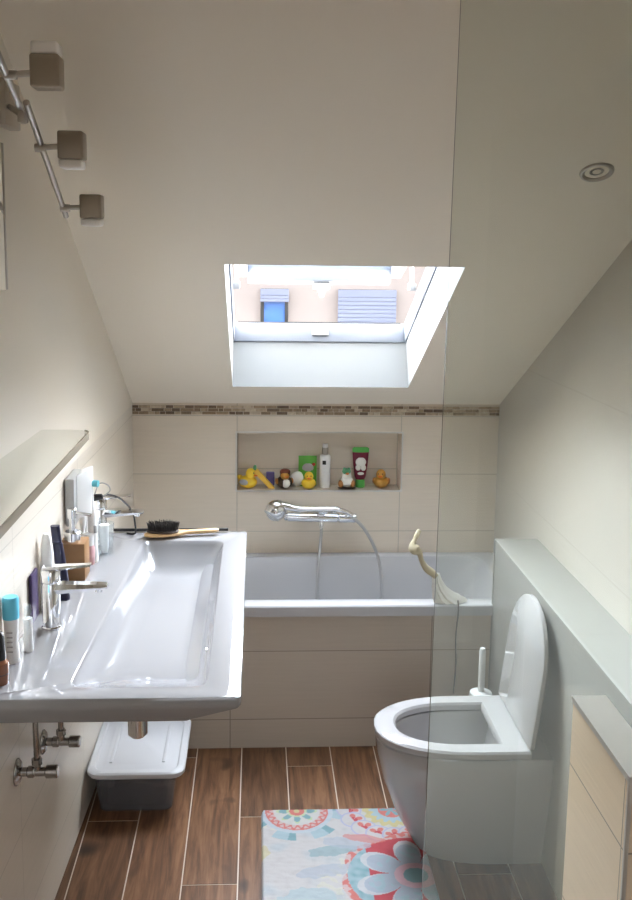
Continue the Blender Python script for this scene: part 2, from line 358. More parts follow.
# ceiling: sloping roof slab with the skylight opening, flat part behind
WX0, WX1, WY0, WY1 = -.100, .632, 2.890, 3.906
TH = .22
YT = BY-(2.46-1.255)/TN
def on(x, y, t): return Vector((x, y, 1.255+(BY-y)*TN))+NRM*t
b = MB()
xs = [-.95, -.75]+[-.68+.05*i for i in range(11)]+[WX0, .1, .35, WX1, .85, 1.27]
ys = [Y0-.12, .8]+[1.55+.09*i for i in range(15)]+[WY0, 3.15, 3.4, 3.65, WY1, 4.1, 4.42]
ia, ib = xs.index(WX0), xs.index(WX1); ja, jb = ys.index(WY0), ys.index(WY1)
g = {}
for i, x in enumerate(xs):
    for j, y in enumerate(ys):
        p = Vector((x, y, zc(y, x))); g[0, i, j] = b.bm.verts.new(p); g[1, i, j] = b.bm.verts.new(p+NRM*TH)
for i in range(len(xs)-1):
    for j in range(len(ys)-1):
        if ia <= i < ib and ja <= j < jb: continue
        b.bm.faces.new([g[0, i, j], g[0, i, j+1], g[0, i+1, j+1], g[0, i+1, j]])
        b.bm.faces.new([g[1, i, j], g[1, i+1, j], g[1, i+1, j+1], g[1, i, j+1]])
def rim_(i0, i1, j0, j1, mi):
    pr_ = [(i, j0) for i in range(i0, i1)]+[(i1, j) for j in range(j0, j1)]+[(i, j1) for i in range(i1, i0, -1)]+[(i0, j) for j in range(j1, j0, -1)]
    for a, c in zip(pr_, pr_[1:]+pr_[:1]):
        b.bm.faces.new([g[0, a[0], a[1]], g[0, c[0], c[1]], g[1, c[0], c[1]], g[1, a[0], a[1]]]).material_index = mi
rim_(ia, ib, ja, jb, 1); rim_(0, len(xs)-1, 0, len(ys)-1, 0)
struct(b.build('ceiling', ['paint', 'reveal'], ang=50))
# low service wall behind the toilet
PX, PZ, PY0, PY1 = .912, .84, 1.86, 3.466
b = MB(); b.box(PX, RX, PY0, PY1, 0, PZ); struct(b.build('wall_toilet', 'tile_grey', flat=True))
b = MB(); b.box(PX-.003, PX+.006, PY1-.008, PY1+.003, 0, PZ+.002); b.box(PX-.003, PX+.006, PY0, PY1, PZ-.006, PZ+.002)
struct(b.build('trim_3', 'ledge', flat=True))
# low shower wall
HX, HY0, HY1, HZ = .65, 1.50, 1.80, 1.022
b = MB(); b.box(HX, HX+.065, HY0, HY1, 0, HZ); struct(b.build('wall_shower', 'tile_low', flat=True))
b = MB(); b.box(HX-.003, HX+.068, HY0-.003, HY1+.002, HZ-.008, HZ+.004); b.box(HX-.003, HX+.004, HY0-.003, HY0+.004, 0, HZ-.008)
struct(b.build('trim_4', 'trim', flat=True))
# tiled bath panel
FY = 3.466
b = MB(); b.box(xw(FY), RX-.002, FY, FY+.05, 0, .537); struct(b.build('wall_bath', 'tile_panel', flat=True))

# ================================================================== SKYLIGHT
def pane_box(b, x0, x1, y0, y1, t0, t1, bev=.004, mi=0):
    pts = [on(x0, y0, t0), on(x1, y0, t0), on(x1, y1, t0), on(x0, y1, t0), on(x0, y0, t1), on(x1, y0, t1), on(x1, y1, t1), on(x0, y1, t1)]
    return b.hexa(pts, bev, 2, mi)
b = MB(); fwid = .034
ty0, ty1 = WY0-.004, WY1+.004
pane_box(b, WX0-.01, WX0+.006, ty0, ty1, .20, .285); pane_box(b, WX1-.006, WX1+.01, ty0, ty1, .20, .285)
pane_box(b, WX0, WX1, WY1-.008, ty1+.004, .20, .285); pane_box(b, WX0, WX1, WY0, WY0+.03, .20, .285)
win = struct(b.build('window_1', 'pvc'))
b = MB(); cx = .5*(WX0+WX1)
pane_box(b, cx-.035, cx+.035, WY1-.020, WY1-.007, .225, .262, .003); o = b.build('catch', 'grey_pl', win)
b = MB(); pane_box(b, WX0+.02, WX1-.02, WY1-.006, WY1+.004, .285, .29, 0); b.build('gasket', 'rubber', win)
# the sash: hinged along the top, swung outwards
hy, hz = on(0, WY0+.03, .26)[1:]
SB = R(16.5); sd = Vector((0, math.cos(SB), -math.sin(SB))); sn = Vector((0, math.sin(SB), math.cos(SB)))
def sash(x, l, t): return Vector((x, hy, hz))+sd*l+sn*t
def sbox(b, x0, x1, l0, l1, t0, t1, bev=.004):
    return b.hexa([sash(x0, l0, t0), sash(x1, l0, t0), sash(x1, l1, t0), sash(x0, l1, t0), sash(x0, l0, t1), sash(x1, l0, t1), sash(x1, l1, t1), sash(x0, l1, t1)], bev)
SL = 1.0; sx0, sx1 = WX0+.01, WX1-.03
b = MB(); sbox(b, sx0, sx0+.05, 0, SL, 0, .055); sbox(b, sx1-.05, sx1, 0, SL, 0, .055); sbox(b, sx0+.05, sx1-.05, SL-.06, SL, -.03, .055); sbox(b, sx0+.05, sx1-.05, 0, .05, 0, .055)
sa = b.build('sash', 'pvc', win)
b = MB(); sbox(b, sx0+.05, sx1-.05, .05, SL-.06, .02, .04, 0); b.build('pane', 'pane', sa, flat=True)
b = MB()
hc = sash(cx, SL-.03, -.03); b.box(hc.x-.035, hc.x+.035, hc.y-.01, hc.y+.012, hc.z-.028, hc.z, .004)
b.cyl(hc+Vector((0, -.005, -.02)), hc+Vector((0, -.02, -.058)), .018, .009, bev=.003); b.build('handle', 'white_pl', sa)
for x, nm in ((sx1-.012, 'stay'), (sx0+.012, 'stay')):
    b = MB(); a = sash(x, .62, .0); c = on(x, WY0+.62, .245); b.tube([a, (a+c)/2+Vector((0, .01, 0)), c], .008, 8, 3)
    b.box(c.x-.012, c.x+.012, c.y-.03, c.y+.03, c.z-.004, c.z+.022, .003)
    b.build(nm, 'grey_pl', win)

# ================================================================== HOUSE OPPOSITE
HYF = 14.0
hs = thing('neighbouring_house', 'pale rendered house seen through the open skylight', 'house', (1, HYF+3, -7))
b = MB(); b.box(-9, 11, HYF, HYF+7, -7, 2.9); b.build('wall', 'house', hs, flat=True)
b = MB(); b.hexa([(-9.5, HYF-.6, 2.9), (11.5, HYF-.6, 2.9), (11.5, HYF+7.6, 2.9), (-9.5, HYF+7.6, 2.9), (-9.5, HYF+3.4, 5.4), (11.5, HYF+3.4, 5.4), (11.5, HYF+3.6, 5.4), (-9.5, HYF+3.6, 5.4)])
b.build('roof', 'roof', hs, flat=True)
def hwin(x0, x1, z0, z1, blind):
    b = MB(); t = .05
    for q in ((x0, x0+t, z0, z1), (x1-t, x1, z0, z1), (x0+t, x1-t, z0, z0+t), (x0+t, x1-t, z1-t, z1)): b.box(q[0], q[1], HYF-.05, HYF+.02, q[2], q[3], .008)
    w = b.build('window', 'rubber', hs, flat=True)
    zs = z1-t-(z1-z0-2*t)*blind
    if blind < .95:
        b = MB(); b.box(x0+t, x1-t, HYF-.02, HYF-.005, z0+t, zs); b.build('pane', 'bluepane', w, flat=True)
    b = MB(); n = max(3, int((z1-zs)/.06))
    for i in range(n):
        a = zs+(z1-t-zs)*i/n; c = zs+(z1-t-zs)*(i+1)/n-.003
        b.box(x0-.005, x1+.005, HYF-.075, HYF-.052, a, c+(t if i == n-1 else 0), .006)
    b.build('blind', 'shutter', w, flat=True)
hwin(.05, .455, .82, 1.36, .32)
hwin(1.19, 2.04, .78, 1.36, 1.0)
hwin(-3.2, -2.2, .3, 1.4, .5); hwin(4.6, 5.6, .3, 1.4, .6)

# ================================================================== BATHTUB
bt = thing('bathtub', 'white built-in bathtub under the niche, behind the tiled panel', 'bathtub', (.27, 3.78, 0))
tx0, tx1, ty0, ty1, tz = -.532, RX-.003, FY-.012, BY-.003, .581
b = MB()
b.loft([rr(tx0, tx1, ty0, ty1, .538, .012), rr(tx0, tx1, ty0, ty1, tz-.006, .012), rr(tx0+.004, tx1-.004, ty0+.004, ty1-.004, tz-.001, .012), rr(tx0+.01, tx1-.01, ty0+.01, ty1-.01, tz, .012),
        rr(tx0+.07, tx1-.07, ty0+.065, ty1-.05, tz, .07), rr(tx0+.076, tx1-.076, ty0+.071, ty1-.056, tz-.003, .07), rr(tx0+.082, tx1-.082, ty0+.076, ty1-.06, tz-.015, .07),
        rr(tx0+.13, tx1-.20, ty0+.10, ty1-.085, .3, .09), rr(tx0+.18, tx1-.30, ty0+.125, ty1-.11, .17, .10), rr(tx0+.24, tx1-.36, ty0+.17, ty1-.155, .14, .10)], cap0=False)
b.build('tub_shell', 'acrylic', bt)
b = MB(); b.lathe([(.028, 0), (.028, .004), (.02, .006)], (.35, 3.78, .141)); b.build('drain', 'chrome', bt)

# ================================================================== TUB MIXER + HAND SHOWER
mx_ = thing('bath_mixer', 'horizontal chrome thermostatic mixer on the tiles above the tub', 'mixer tap', (.28, BY, .757))
b = MB(); b.cyl((.135, 4.045, .762), (.36, 4.045, .757), .0215, bev=.004); b.build('body', 'chrome', mx_)
for x in (.20, .35):
    b = MB(); b.cyl((x, 4.045, .76), (x, BY-.004, .76), .015); b.lathe([(.034, 0), (.034, .006), (.02, .014)], (x, BY, .76), (0, -1, 0)); b.build('wall_rosette', 'chrome', mx_)
b = MB(); b.cyl((.362, 4.045, .757), (.442, 4.045, .755), .0225, .021, bev=.004); b.box(.385, .40, 4.015, 4.03, .765, .775, .002); b.build('temperature_knob', 'chrome', mx_)
b = MB(); b.cyl((.135, 4.045, .762), (.122, 4.045, .762), .02, .017, bev=.004); b.build('end_cap', 'chrome', mx_)
b = MB(); b.cyl((.285, 4.04, .745), (.287, 4.035, .722), .012, bev=.002); b.cyl((.287, 4.035, .722), (.287, 4.033, .71), .0095); b.build('hose_outlet', 'chrome', mx_)
b = MB(); b.box(.265, .30, 4.01, 4.05, .772, .79, .005); b.cyl((.27, 4.0, .800), (.31, 4.0, .800), .014, bev=.003); b.build('cradle', 'chrome', mx_)
hh = thing('hand_shower', 'chrome hand shower with round head resting on the bath mixer', 'shower head', (.1, 4.0, .79))
b = MB()
b.tube([(.09, 4.0, .828), (.13, 3.998, .822), (.18, 3.995, .812), (.27, 3.99, .812), (.34, 3.985, .812), (.385, 3.985, .802), (.42, 3.985, .782)], lambda t: .0105+.014*(1-t)**4, 14, 6)
b.build('handle', 'chrome', hh)
b = MB(); b.ell((.085, 3.995, .803), .046, .034, .047, 26, rot=Matrix.Rotation(R(20), 3, 'Y')); b.build('spray_head', 'chrome', hh)
b = MB(); b.lathe([(.038, 0), (.038, .004), (.03, .006)], (.068, 3.992, .783), (-.55, -.1, -.75), 24); b.build('spray_plate', 'grey_pl', hh)
b = MB(); b.tube([(.287, 4.033, .712), (.284, 4.02, .66), (.272, 3.97, .56), (.265, 3.93, .42), (.275, 3.9, .25), (.34, 3.88, .17), (.46, 3.88, .20), (.53, 3.91, .38), (.545, 3.93, .50), (.525, 3.95, .62), (.475, 3.97, .72), (.425, 3.985, .772)], .0072, 8, 8)
b.build('hose', mat('metal_hose', (.5, .5, .5), .35, .9, bump=(500, .6)), hh)

# ================================================================== WASH BASIN
BZ, bY0, bY1, bX1 = .93, 2.006, 3.276, -.031
ws = thing('wash_basin', 'long white ceramic wall-hung wash basin with a wide glossy rim', 'sink', (-.33, 2.64, .70))
def ring(xl, xr, y0, y1, z, r, n=6):
    """rounded rectangle whose left side follows the skewed wall at distance xl"""
    out = []
    for x, y, zz in rr(0, 1, y0, y1, z, min(r, .4), n):
        pass
    base = rr(-.62+xl, xr, y0, y1, z, r, n)
    for x, y, zz in base:
        t = (xr-x)/(xr+.62-xl); out.append((xr-t*(xr-(xw(y)+.002+xl)), y, zz))
    return out
b = MB()
b.loft([ring(.05, -.24, bY0+.42, bY1-.14, .795, .03), ring(.03, -.20, bY0+.34, bY1-.10, .815, .03), ring(.01, -.17, bY0+.05, bY1-.06, .862, .02), ring(0, -.145, bY0+.008, bY1-.02, .871, .012), ring(0, -.138, bY0+.004, bY1-.016, .876, .012),
        ring(0, bX1-.006, bY0-.001, bY1, .903, .010), ring(0, bX1-.001, bY0-.001, bY1, .909, .010), ring(0, bX1, bY0, bY1, .925, .010), ring(0, bX1-.002, bY0+.002, bY1-.002, .929, .010), ring(0, bX1-.006, bY0+.006, bY1-.006, BZ, .010),
        ring(.182, -.108, bY0+.055, bY1-.105, BZ, .035), ring(.187, -.112, bY0+.06, bY1-.11, BZ-.003, .035), ring(.192, -.118, bY0+.068, bY1-.115, BZ-.015, .038),
        ring(.205, -.148, bY0+.22, bY1-.165, .862, .05), ring(.225, -.165, bY0+.30, bY1-.19, .846, .06), ring(.26, -.20, bY0+.38, bY1-.24, .84, .06)])
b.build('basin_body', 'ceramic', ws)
b = MB(); b.lathe([(.012, 0), (.012, .003), (.007, .003)], (-.127, 2.33, .893), (-1, 0, .35)); b.build('overflow', 'chrome', ws)
b = MB(); b.cyl((-.31, 2.38, .81), (-.31, 2.38, .735), .018); b.cyl((-.31, 2.38, .75), (-.31, 2.38, .640), .026, bev=.008); b.tube([(-.31, 2.38, .73), (-.42, 2.385, .73), (xw(2.385), 2.385, .73)], .016, 12, 4)
b.build('bottle_trap', 'chrome', ws)
# stop valves under the basin
def valve(y, z, label):
    x = xw(y); v = thing('stop_valve', label, 'valve', (x, y, z), 'stop valves under the wash basin')
    b = MB(); b.lathe([(.034, 0), (.034, .003), (.026, .010), (.014, .013)], (x, y, z), (1, 0, 0), 26); b.build('rosette', 'darkchrome', v)
    b = MB(); b.cyl((x+.01, y, z), (x+.075, y, z), .0115); b.cyl((x+.028, y, z), (x+.046, y, z), .015, bev=.002); b.cyl((x+.052, y, z), (x+.052, y, z+.03), .010); b.cyl((x+.052, y, z+.02), (x+.052, y, z+.036), .0135, seg=6); b.build('body', 'darkchrome', v)
    b = MB(); b.cyl((x+.073, y, z), (x+.105, y, z), .0165, bev=.003, seg=14); b.build('handwheel', 'darkchrome', v)
    b = MB(); b.tube([(x+.052, y, z+.036), (x+.051, y, z+.10), (x+.05, y+.01, z+.18), (x+.06, y+.015, .775)], .0075, 10, 6); b.build('supply_hose', 'darkchrome', v)
valve(2.28, .600, 'chrome stop valve on the left wall under the basin, lower and nearer')
valve(2.53, .545, 'chrome stop valve on the left wall under the basin, farther one beside the drain')

# ================================================================== FAUCETS
def faucet(x, y, label):
    z = BZ; f = thing('basin_faucet', label, 'faucet', (x, y, z), 'chrome basin faucets')
    b = MB(); b.lathe([(.026, 0), (.026, .004), (.0235, .007), (.0235, .118), (.022, .121), (.022, .124), (.0245, .127), (.0245, .155), (.021, .160)], (x, y, z), seg=32); b.build('body', 'chrome', f)
    b = MB(); sec = lambda px, w, t, zz: [(px, y-w, zz), (px, y-w*.7, zz+t), (px, y+w*.7, zz+t), (px, y+w, zz), (px, y+w*.7, zz-t), (px, y-w*.7, zz-t)]
    b.loft([sec(x+.01, .021, .014, z+.108), sec(x+.06, .020, .011, z+.110), sec(x+.11, .018, .008, z+.112), sec(x+.143, .015, .006, z+.113), sec(x+.148, .012, .003, z+.113)])
    b.cyl((x+.125, y, z+.108), (x+.124, y, z+.098), .011); b.build('spout', 'chrome', f)
    b = MB(); b.loft([sec(x-.02, .016, .006, z+.160), sec(x+.02, .017, .006, z+.163), sec(x+.07, .014, .004, z+.167), sec(x+.105, .012, .003, z+.170)]); b.build('lever', 'chrome', f)
    return f
f1 = faucet(-.535, 2.415, 'tall chrome basin faucet at the near end of the basin')
f2 = copy_tree(f1); f2.location = (-.525, 3.13, BZ); f2['label'] = 'chrome basin faucet at the far end of the basin beside the toothbrush'

# ================================================================== THINGS ON THE BASIN
def on_deck(name, label, cat, x, y, group=None): return thing(name, label, cat, (x, y, BZ), group)
t = on_deck('perfume_bottle', 'small brown bottle with black cap at the left edge of the basin', 'bottle', -.584, 2.09)
b = MB(); b.lathe([(.019, 0), (.021, .003), (.021, .05), (.014, .058)], (-.584, 2.09, BZ)); b.lathe([(.0215, .024), (.0215, .026)], (-.584, 2.09, BZ), mi=1); b.build('bottle_body', ['amber', 'dkbrown'], t)
b = MB(); b.lathe([(.015, .058), (.016, .06), (.012, .118), (.009, .121)], (-.584, 2.09, BZ)); b.build('cap', 'black', t)
t = on_deck('deodorant', 'white roll-on deodorant with a light blue cap, beside the brown bottle', 'deodorant', -.585, 2.205)
b = MB(); b.lathe([(.0175, 0), (.019, .004), (.0155, .055), (.0175, .095), (.0185, .11)], (-.585, 2.205, BZ)); 
for k in range(5): b.box(-.592, -.578, 2.205-.0192, 2.205-.0168, BZ+.03+.012*k, BZ+.033+.012*k, mi=1)
b.build('bottle_body', ['white_pl', 'greyprint'], t)
b = MB(); b.lathe([(.0195, .11), (.0195, .158), (.017, .163)], (-.585, 2.205, BZ)); b.build('cap', 'aqua', t)
t = on_deck('cream_tube', 'slim white tube standing right next to the deodorant', 'tube', -.560, 2.265)
b = MB(); b.lathe([(.010, 0), (.011, .003), (.011, .085)], (-.560, 2.265, BZ)); b.build('tube_body', 'white_pl', t)
b = MB(); b.lathe([(.009, .085), (.009, .115), (.007, .118)], (-.560, 2.265, BZ)); b.build('cap', 'clear', t)
t = on_deck('flat_bottle', 'flat purple bottle leaning by the wall left of the near faucet', 'bottle', -.590, 2.46)
b = MB(); b.box(-.596, -.587, 2.43, 2.50, BZ, BZ+.135, .005); b.build('bottle_body', 'purple', t)
t = on_deck('lotion_bottle', 'white curved lotion bottle behind the near faucet', 'bottle', -.573, 2.545)
b = MB(); b.loft([rr(-.590, -.556, 2.525, 2.565, BZ+z, .014) for z in (0, .05, .12)]+[rr(-.588, -.555, 2.53, 2.56, BZ+.16, .012), rr(-.584, -.560, 2.533, 2.557, BZ+.205, .010), rr(-.580, -.566, 2.537, 2.553, BZ+.215, .006)]); b.build('bottle_body', 'white_pl', t)
t = on_deck('navy_bottle', 'dark navy blue bottle leaning between faucet and wooden dispenser', 'bottle', -.547, 2.62)
rot = Matrix.Rotation(R(6), 3, 'Y')
b = MB(); b.loft([rr(-.560, -.528, 2.605, 2.635, BZ, .010), rr(-.563, -.531, 2.605, 2.635, BZ+.06, .010), rr(-.570, -.541, 2.607, 2.633, BZ+.14, .010), rr(-.572, -.546, 2.609, 2.631, BZ+.165, .008)]); b.build('bottle_body', 'navy', t)
b = MB(); b.loft([rr(-.573, -.547, 2.61, 2.63, BZ+.166, .008), rr(-.577, -.552, 2.61, 2.63, BZ+.215, .008)]); b.build('cap', 'navy', t)
t = on_deck('soap_dispenser', 'square wooden soap dispenser with a chrome pump', 'soap dispenser', -.545, 2.80)
b = MB(); b.box(-.590, -.510, 2.765, 2.845, BZ, BZ+.115, .004); b.build('wooden_body', 'wood', t)
b = MB(); b.lathe([(.025, .115), (.025, .142), (.022, .145)], (-.552, 2.80, BZ)); b.build('collar', 'chrome', t)
b = MB(); b.lathe([(.009, .145), (.009, .185), (.0135, .186), (.0135, .212), (.011, .215)], (-.552, 2.80, BZ)); b.cyl((-.552, 2.80, BZ+.203), (-.495, 2.795, BZ+.196), .0055, .0045); b.build('pump', 'chrome', t)
t = on_deck('cosmetic_jar', 'small pink bottle with white cap between wooden dispenser and toothbrush', 'bottle', -.528, 2.925)
b = MB(); b.lathe([(.018, 0), (.02, .003), (.02, .055), (.016, .062)], (-.528, 2.925, BZ)); b.build('bottle_body', 'pink', t)
b = MB(); b.lathe([(.0175, .062), (.0175, .098), (.015, .1)], (-.528, 2.925, BZ)); b.build('cap', 'white_pl', t)
t = on_deck('electric_toothbrush', 'white electric toothbrush with blue bristles standing upright', 'toothbrush', -.516, 2.94)
tb = (-.516, 2.94, BZ)
b = MB(); b.lathe([(.015, 0), (.0165, .003), (.0165, .02), (.0145, .05), (.0145, .15), (.011, .175)], tb); b.build('grip', 'white_pl', t)
b = MB(); b.lathe([(.0085, .175), (.006, .19), (.0048, .235), (.006, .262), (.006, .268)], tb); b.build('brush_neck', 'white_pl', t)
b = MB(); b.cyl((tb[0]+.004, tb[1], BZ+.257), (tb[0]+.021, tb[1]-.004, BZ+.257), .0105, seg=14); b.build('bristles', 'teal', t)
b = MB(); b.box(tb[0]+.006, tb[0]+.016, tb[1]-.018, tb[1]-.012, BZ+.1, BZ+.125, .002); b.build('button', 'grey_pl', t)
t = on_deck('tumbler', 'clear glass tumbler with toothpaste beside the electric toothbrush', 'glass', -.493, 3.02)
b = MB(); tb = (-.493, 3.02, BZ); b.lathe([(.026, 0), (.028, .002), (.033, .105), (.031, .105), (.026, .006), (.0, .006)], tb, cap=False); b.build('glass_wall', 'clear', t)
tag(MB().lathe([(.010, .007), (.013, .02), (.016, .10)], (-.493, 3.02, BZ)).build('toothpaste_tube', ['white_pl'], None, (-.493, 3.02, BZ)), 'white toothpaste tube standing inside the clear tumbler', 'tube')
for i, (x, y, z) in enumerate(((-.553, 2.975, 0), (-.552, 3.02, 0))):
    t = on_deck('brush_head_holder', ('white brush head on its stand behind the wooden dispenser, nearer one', 'white brush head on its stand behind the wooden dispenser, farther one')[i], 'brush head', x, y, 'spare brush heads behind the soap dispenser')
    b = MB(); b.lathe([(.016, 0), (.016, .012), (.006, .016), (.006, .10)], (x, y, BZ)); b.build('stand', 'white_pl', t)
    b = MB(); b.lathe([(.007, .10), (.012, .13), (.011, .165), (.006, .172)], (x, y, BZ)); b.build('brush_head', 'white_pl', t)
# hair brush on the far rim
t = thing('hair_brush', 'wooden hair brush with dark bristles lying on the far basin rim', 'hairbrush', (-.26, 3.20, BZ))
def hb(u): return Vector((-.385+.255*u, 3.195+.04*u, BZ+.012+.004*u))
b = MB(); rings = []
for u, w, h in ((0, .008, .004), (.02, .018, .007), (.1, .031, .009), (.25, .036, .010), (.4, .031, .010), (.5, .018, .009), (.58, .011, .008), (.8, .0115, .008), (.95, .0125, .008), (1, .006, .004)):
    p = hb(u); rings.append([p+Vector((0, w*math.cos(2*math.pi*i/14), h*math.sin(2*math.pi*i/14))) for i in range(14)])
b.loft(rings); b.build('paddle', 'brushwood', t)
b = MB(); b.ell(hb(.25)+Vector((0, 0, .010)), .058, .031, .010); b.build('cushion', 'pad', t)
b = MB()
for i in range(25):
    for j in range(-7, 8):
        px, py = -.053+.106*i/24, .0038*j
        if (px/.053)**2+(py/.028)**2 < 1:
            p = hb(.25)+Vector((px, py, .012)); q = p+Vector((px*.12+random.uniform(-.002, .002), py*.15, .028+random.uniform(-.004, .003)))
            b.cyl(p, q, .0016, .0010, 5)
o = b.build('bristles', 'bristle', t); o['kind'] = 'stuff'
# black rod on the far edge
t = thing('black_rod', 'thin black rod lying along the far end of the basin behind the hairbrush', 'rod', (-.29, 3.262, BZ))
b = MB(); b.tube([(-.50, 3.262, BZ+.009), (-.3, 3.262, BZ+.009), (-.098, 3.262, BZ+.010)], .0055, 10, 3); b.build('shaft', 'black', t)
for x in (-.195, -.178):
    b = MB(); b.box(x-.005, x+.005, 3.250, 3.262, BZ, BZ+.012, .002); b.build('clip', 'black', t)

# socket on the left wall, plug and cable
sy = 2.93; sxw = xw(sy)
t = thing('wall_socket', 'white wall socket with open flap above the soap dispenser', 'socket', (sxw, sy, 1.16))
b = MB(); b.box(xw(2.93), xw(2.93)+.03, 2.84, 2.98, 1.075, 1.225, .006); b.build('housing', 'grey_pl', t)
b = MB(); b.hexa([(sxw+.031, 2.87, 1.09), (sxw+.066, 2.925, 1.09), (sxw+.066, 2.965, 1.09), (sxw+.031, 2.96, 1.09), (sxw+.031, 2.87, 1.228), (sxw+.066, 2.925, 1.24), (sxw+.066, 2.965, 1.24), (sxw+.031, 2.96, 1.228)], .004); b.build('flap', 'white_pl', t)
t = thing('charger_cable', 'black plug with its cable curving down to the basin corner', 'cable', (-.49, 2.99, 1.15))
b = MB(); b.cyl((-.525, 2.985, 1.128), (-.49, 2.99, 1.132), .012, .009, bev=.003); b.build('plug', 'black', t)
b = MB(); b.tube([(-.492, 2.99, 1.132), (-.475, 3.02, 1.13), (-.448, 3.08, 1.10), (-.42, 3.15, 1.04), (-.415, 3.19, .98), (-.42, 3.225, BZ+.008), (-.45, 3.235, BZ+.005)], .0032, 8, 6); b.build('cord', 'black', t)
b = MB(); b.tube([(-.515, 2.985, 1.14), (-.50, 2.985, 1.175), (-.475, 2.99, 1.17), (-.468, 2.995, 1.15), (-.49, 2.99, 1.132)], .002, 6, 5); b.build('wire_loop', 'grey_pl', t)

# ================================================================== MIRROR, SHELF, WALL LAMP
mY = 2.27
t = thing('wall_mirror', 'frameless wall mirror at the left edge, above the glass shelf', 'mirror', (xw(1.3), 1.3, 1.85))
def wbox(b, ya, yb, d0, d1, z0, z1, bev=0, mi=0):
    return b.hexa([(xw(ya)+d0, ya, z0), (xw(ya)+d1, ya, z0), (xw(yb)+d1, yb, z0), (xw(yb)+d0, yb, z0), (xw(ya)+d0, ya, z1), (xw(ya)+d1, ya, z1), (xw(yb)+d1, yb, z1), (xw(yb)+d0, yb, z1)], bev, 2, mi)
b = MB(); wbox(b, .7, mY-.004, .012, .018, 1.82, 2.155); b.build('glass', 'mirror', t, flat=True)
b = MB(); wbox(b, .7, mY-.004, .001, .011, 1.82, 2.155); b.build('backing', 'grey_pl', t, flat=True)
b = MB(); wbox(b, mY-.003, mY+.004, .001, .02, 1.82, 2.155, .001); b.build('edge_strip', 'steel', t)
t = thing('glass_shelf', 'long glass shelf with rounded corner on the left wall below the mirror', 'shelf', (xw(1.9), 1.9, 1.41))
b = MB(); sy1 = 2.60; sxo = -.455
def srim(z, ins=0):
    pts = [(xw(.8)+.003, .8, z), (sxo-ins, .8, z)]
    for i in range(9):
        a = R(90*i/8); pts.append((sxo-ins-.05+.05*math.cos(a), sy1-ins-.05+.05*math.sin(a), z))
    pts.append((xw(sy1)+.003, sy1-ins, z)); return pts
b.loft([srim(1.408, .002), srim(1.424, .002)]); b.build('plate', 'shelfglass', t, flat=True)
b = MB()
def lip(z, o): return [(p[0]+o*(1 if k < 10 else .3), p[1], z) for k, p in enumerate(srim(z))][1:7]
lo, hi, lo2, hi2 = lip(1.406, -.001), lip(1.426, -.001), lip(1.406, .002), lip(1.426, .002)
b.loft([lo, hi, hi2, lo2], False, False, False); b.bm.verts.ensure_lookup_table()
b.build('front_edge', 'shelf_edge', t)

# wall lamp: square plate, sloping bar of two rods, three heads
t = thing('wall_lamp', 'brushed steel three-head wall lamp on a sloping bar', 'lamp', (xw(2.1), 2.1, 2.15))
b = MB(); wbox(b, 2.265, 2.385, .001, .030, 2.195, 2.300, .003); b.build('wall_plate', 'steel', t)
b = MB(); b.cyl((xw(2.3)+.029, 2.30, 2.24), (-.50, 2.11, 2.196), .007); b.box(-.506, -.492, 2.085, 2.115, 2.178, 2.203, .003); b.build('bracket', 'steel', t)
def bar(y): return Vector((-.50, y, 2.202-(y-2.105)*.462))
b = MB(); b.cyl(bar(1.80), bar(2.135), .0072); b.build('bar', 'steel', t)
b = MB(); b.cyl(bar(2.085)+Vector((.014, 0, .008)), bar(2.55)+Vector((0.0, 0, .004)), .0072); b.build('bar', 'steel', t)
def lamp_head(y, xh, zh, s, updir):
    p = bar(y)
    b = MB(); b.cyl(p, (xh-s*.9, y, zh), .0065); b.cyl(p-Vector((.004, 0, 0)), p+Vector((.02, 0, 0)), .0095); a = b.build('arm', 'steel', t)
    b = MB(); b.box(xh-s, xh+s, y-s, y+s, zh-s*1.05, zh+s*1.15, .005, 3); h = b.build('lamp_head', 'nickel', t)
    b = MB()
    if updir: b.box(xh-s*.93, xh+s*.93, y-s*.93, y+s*.93, zh+s*1.15, zh+s*2.0, .006, 3)
    else: b.box(xh-s*.93, xh+s*.93, y-s*.93, y+s*.93, zh-s*1.75, zh-s*1.05, .006, 3)
    b.build('diffuser', 'frost', t)
lamp_head(1.985, -.420, 2.262, .029, True)
lamp_head(2.235, -.421, 2.146, .0285, False)
lamp_head(2.50, -.424, 2.022, .0275, False)
# recessed ceiling spot
sc = on(.85, 2.40, 0)
t = thing('recessed_spotlight', 'round chrome recessed spotlight in the sloping ceiling', 'spotlight', sc)
b = MB(); b.lathe([(.029, .014), (.030, -.002), (.036, -.006), (.041, -.005), (.043, .0)], sc, NRM, 32, cap=False); b.build('ring', 'steel', t)
b = MB(); b.lathe([(.0292, .004), (.024, .003), (.016, -.001), (.006, .001), (.0, .001)], sc, NRM, 28); b.build('bulb', mat('spot_lens', (.22, .22, .2), .15, .6), t)

# ================================================================== SHOWER GLASS
t = thing('shower_screen', 'clear floor-to-ceiling glass shower screen on the right', 'shower screen', (.72, 1.83, 0))
b = MB(); gx = (.352, .374); b.hexa([(gx[0], 1.826, .004), (RX-.002, 1.826, .004), (RX-.002, 1.834, .004), (gx[0], 1.834, .004), (gx[1], 1.826, 2.41), (RX-.002, 1.826, 2.41), (RX-.002, 1.834, 2.41), (gx[1], 1.834, 2.41)])
for f in b.bm.faces:
    f.normal_update()
    if abs(f.normal.y) < .5: f.material_index = 1
b.build('glass_pane', ['shower', 'shower_edge'], t, flat=True)
b = MB(); b.box(gx[0]+.01, RX-.002, 1.821, 1.839, 0, .012); b.build('floor_rail', 'trim', t, flat=True)

